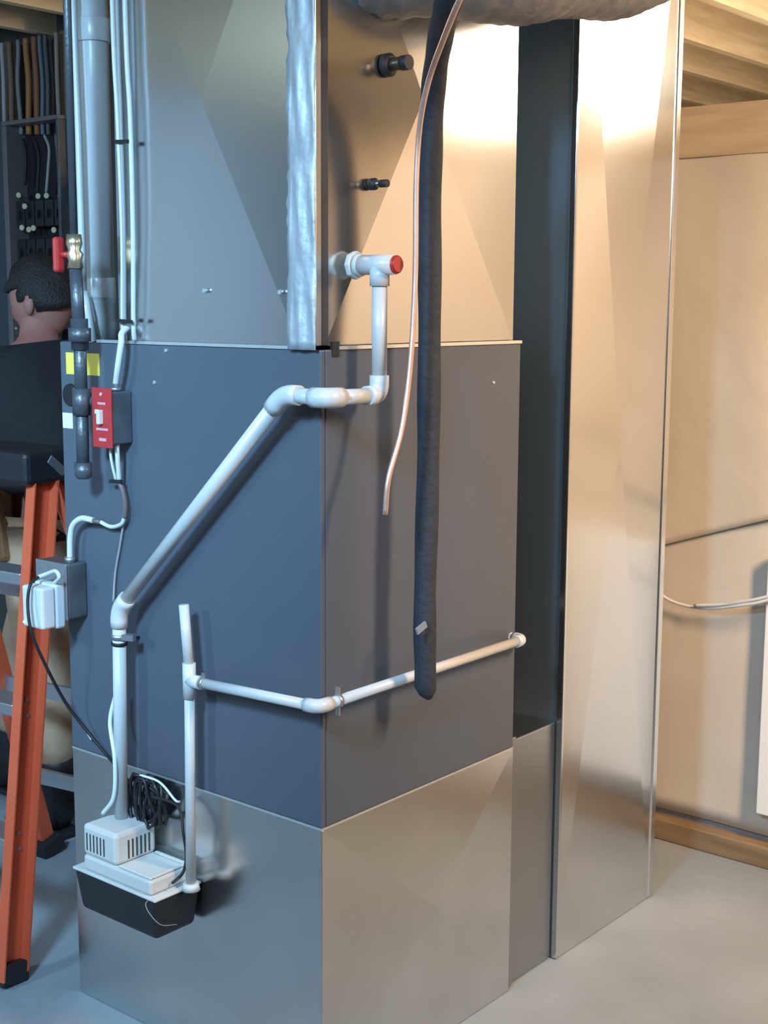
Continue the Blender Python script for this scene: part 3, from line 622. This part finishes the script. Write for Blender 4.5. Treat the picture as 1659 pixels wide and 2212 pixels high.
for an, dx in ((V(PV['anL'][0]), 0), (V(PV['anR'][0]), 0)):
    bo = [(an+V((.0, 0, .15)), .066), (an+V((.0, 0, .09)), .064), (an+V((.005, 0, .02)), .056), (an+V((.0, 0, -.052)), .052), (an+V((-.10, .0, -.060)), (.044, .048)), (an+V((-.165, .005, -.066)), (.036, .042))]
    skin_mesh('boot', bo, [(0, 1), (1, 2), (2, 3), (3, 4), (4, 5)], M['boot'], pe, 2)
    MB().box(an.x-.205, an.x+.052, an.y-.045, an.y+.045, .001, .020).build('boot_sole', M['rubber'], pe, .008)
# tool belt
bl = []
for i in range(25):
    a = 2*math.pi*i/24; bl.append((-1.535+.168*math.cos(a), .57+.178*math.sin(a), 1.015))
MB().tube(bl, .024, 10, False).build('tool_belt', M['rubber'], pe)
q = aY(112, 1010, .44); 
pch = MB().bar((-1.40, .465, 1.02), (-1.40, .465, .86), .13, .07, (1, 0, 0), .11, .05).build('tool_pouch', M['rubber'], pe, .012)
MB().bar((-1.385, .43, 1.10), (-1.352, .44, 1.045), .014, .012, (1, 0, 0)).build('hand_tool', M['tool'], pch, .003)
MB().cyl((-1.44, .43, 1.12), (-1.43, .43, 1.02), .012, 10).build('hand_tool', M['rubber'], pch)
lab(MB().bar((-1.57, .385, 1.0), (-1.55, .385, .80), .16, .07, (0, 1, 0), .14, .05).build('tool_pouch', M['leather'], pe, .015), 'tan leather pouch')

# ------------------------------------------------------------------ electrical panel and cables on the dark wall
ep = thing('electrical_panel', 'open electrical panel with black breakers on the dark wall', 'electrical panel', (-2.86, 1.6, 1.3))
ex0, ex1, ez0, ez1, ey = -3.02, -2.69, 1.30, 2.165, 1.50
MB().box(ex0, ex1, 1.590, 1.594, ez0, ez1).build('backplate', M['panelback'], ep)
fr = M['boxgrey']
MB().box(ex0-.012, ex0+.016, ey, 1.594, ez0, ez1).build('side_rim', mat('panel_rim', (.20, .18, .18), .45, .3), ep, .002)
MB().box(ex1-.004, ex1+.012, ey, 1.594, ez0, ez1).build('side_rim', fr, ep, .002)
MB().box(ex0-.012, ex1+.012, ey, 1.594, ez1, ez1+.016).build('top_rim', bpy.data.materials['panel_rim'], ep, .002)
MB().box(ex0-.012, ex1+.012, ey, 1.594, ez0-.014, ez0).build('bottom_rim', fr, ep, .002)
lab(MB().box(ex0-.40, ex0-.016, ey+.004, ey+.012, ez0-.02, ez1+.02).build('panel_door', M['panelgrey'], ep, .003), 'blue-grey open door')
for j in range(3):
    for i in range(5):
        zz = 1.83-.145*j; xx = ex0+.024+i*.060
        bk = MB().box(xx, xx+.052, 1.528, 1.589, zz-.05, zz+.05).build('breaker', M['breaker'], ep, .003)
        MB().box(xx+.018, xx+.034, 1.515, 1.528, zz-.018, zz+.012).build('breaker_toggle', M['breaker'], bk)
tm = mat('terminal_brass', (.75, .68, .48), .3, .8)
for px, py in ((44, 422), (86, 424), (104, 423), (134, 424), (57, 446), (51, 492), (66, 496), (76, 493), (120, 497)):
    q = aY(px, py, 1.522); MB().cyl(q, q+V((.004, -.012, 0)), .011, 10).build('terminal', tm, ep)
for k, pp in enumerate((((96, 292), (106, 320), (104, 365), (100, 415)), ((50, 300), (56, 340), (54, 400)), ((75, 300), (84, 340), (80, 420)), ((120, 290), (126, 350), (132, 420)))):
    MB().tube(spline([aY(a, b_, 1.53) for a, b_ in pp], 8), .006, 8).build('panel_wire', [M['greycable'], M['rubber'], M['rubber'], M['browncable']][k], ep)
cols = [('white', (.42, .42, .42)), ('brown', (.22, .12, .09)), ('grey', (.22, .24, .25)), ('orange', (.40, .17, .05)), ('dark orange', (.30, .11, .05)), ('blue-grey', (.14, .18, .22)), ('dark grey', (.10, .10, .11)), ('tan', (.34, .27, .20))]
for k, ((nm, c), px) in enumerate(zip(cols, (6, 22, 41, 58, 76, 88, 100, 124))):
    b0 = aY(px+4, 262, 1.565); t_ = aY(px-2, 90, 1.565)
    wob = V((random.uniform(-.012, .012), 0, 0))
    tag(MB().tube(spline([V((t_.x, 1.565, 2.49)), V((t_.x, 1.565, 2.44)), (b0+t_)/2+wob, b0, b0+V((0, 0, -.05 if k > 1 else -.3))], 6), .012 if k in (1, 3, 4) else .009, 8).build('supply_cable', mat('cable_'+nm.replace(' ', '_').replace('-', '_'), c, .6)),
        ['pale cable above the open panel, leftmost of its row', 'brown cable above the open panel, second from the left', 'grey cable above the open panel, third from the left', 'bright orange cable above the open panel, right of the grey one', 'dark orange cable above the open panel, right of bright orange one', 'blue-grey cable above the open panel, right of dark orange one', 'dark grey cable above the open panel, second from the right', 'tan cable above the open panel, rightmost of its row'][k], 'cable', 'supply cables above the electrical panel')
tag(MB().tube([(-2.60, 1.56, 2.49), (-2.60, 1.56, .02)], .014, 12).build('steel_conduit', M['iron']), 'blue-grey steel conduit up the dark wall right of the panel', 'conduit')

# ------------------------------------------------------------------ right edge
wp0, wp1 = aY(1641, 1195, WY-.03), aY(1641, 1752, WY-.03)
tag(MB().box(wp0.x+.030, wp0.x+.62, WY-.046, WY-.020, .155, .855).build('white_board', M['whiteboard'], None, .003), 'white board fixed to the plastic-covered wall at right edge', 'board')
tag(MB().tube(spline([aY(1385, 1245, WY-.06), aY(1402, 1262, WY-.045), aY(1450, 1298, WY-.035), aY(1520, 1314, WY-.04), aY(1600, 1308, WY-.065), aY(1659, 1296, WY-.07), aY(1760, 1262, WY-.06)], 8), .0042, 10).build('wall_cable', M['cable']), 'white cable sagging across the plastic-covered wall, lower of pair', 'cable', 'sagging wall cables')
tag(MB().tube(spline([aY(1500, 1308, WY-.05), aY(1560, 1306, WY-.055), aY(1600, 1300, WY-.065), aY(1659, 1288, WY-.07), aY(1760, 1250, WY-.06)], 8), .0042, 10).build('wall_cable', M['cable']), 'white cable sagging across the plastic-covered wall, upper of pair', 'cable', 'sagging wall cables')
# shop light that lights this end of the room (its tubes are the lamp)
sl = thing('shop_light', 'two-tube shop light hung from the joists, out to the right', 'light', (.85, 2.2, 2.32))
MB().box(.77, .93, 1.80, 2.60, 2.30, 2.34).build('fixture_housing', M['white'], sl, .004)
for xx in (.81, .89): MB().cyl((xx, 1.83, 2.282), (xx, 2.57, 2.282), .016, 12).build('lamp_tube', M['tubeglow'], sl)
for yy in (1.95, 2.45): MB().cyl((.85, yy, 2.34), (.85, yy, JZ), .004, 6).build('hanger', M['alu'], sl)
area('shop_light_glow', (.85, 2.2, 2.26), (-.6, 2.3, 2.4), .16, .74, 34, (1.0, .82, .62))
pb = thing('joist_fill_bulb', 'unseen bare bulb added behind the low wall to light the joists', 'added lamp', (.30, 3.2, 1.7))  # hidden bulb, added to light the joist sides from below
MB().cyl((.30, 3.2, 1.80), (.30, 3.2, JZ), .004, 8).build('flex', M['rubber'], pb)
MB().cyl((.30, 3.2, 1.745), (.30, 3.2, 1.80), .02, 14).build('socket', M['black'], pb)
MB().ball((.30, 3.2, 1.71), .03, .03, .038).build('bulb', emit('bulb_glow', (1, .82, .58), 40), pb)
pl_ = bpy.data.lights.new('joist_fill_glow', 'POINT'); pl_.energy = 70; pl_.color = (1, .80, .55); pl_.shadow_soft_size = .03  # light of the added bulb
po = bpy.data.objects.new('joist_fill_glow', pl_); COL.objects.link(po); po.location = (.30, 3.2, 1.62)
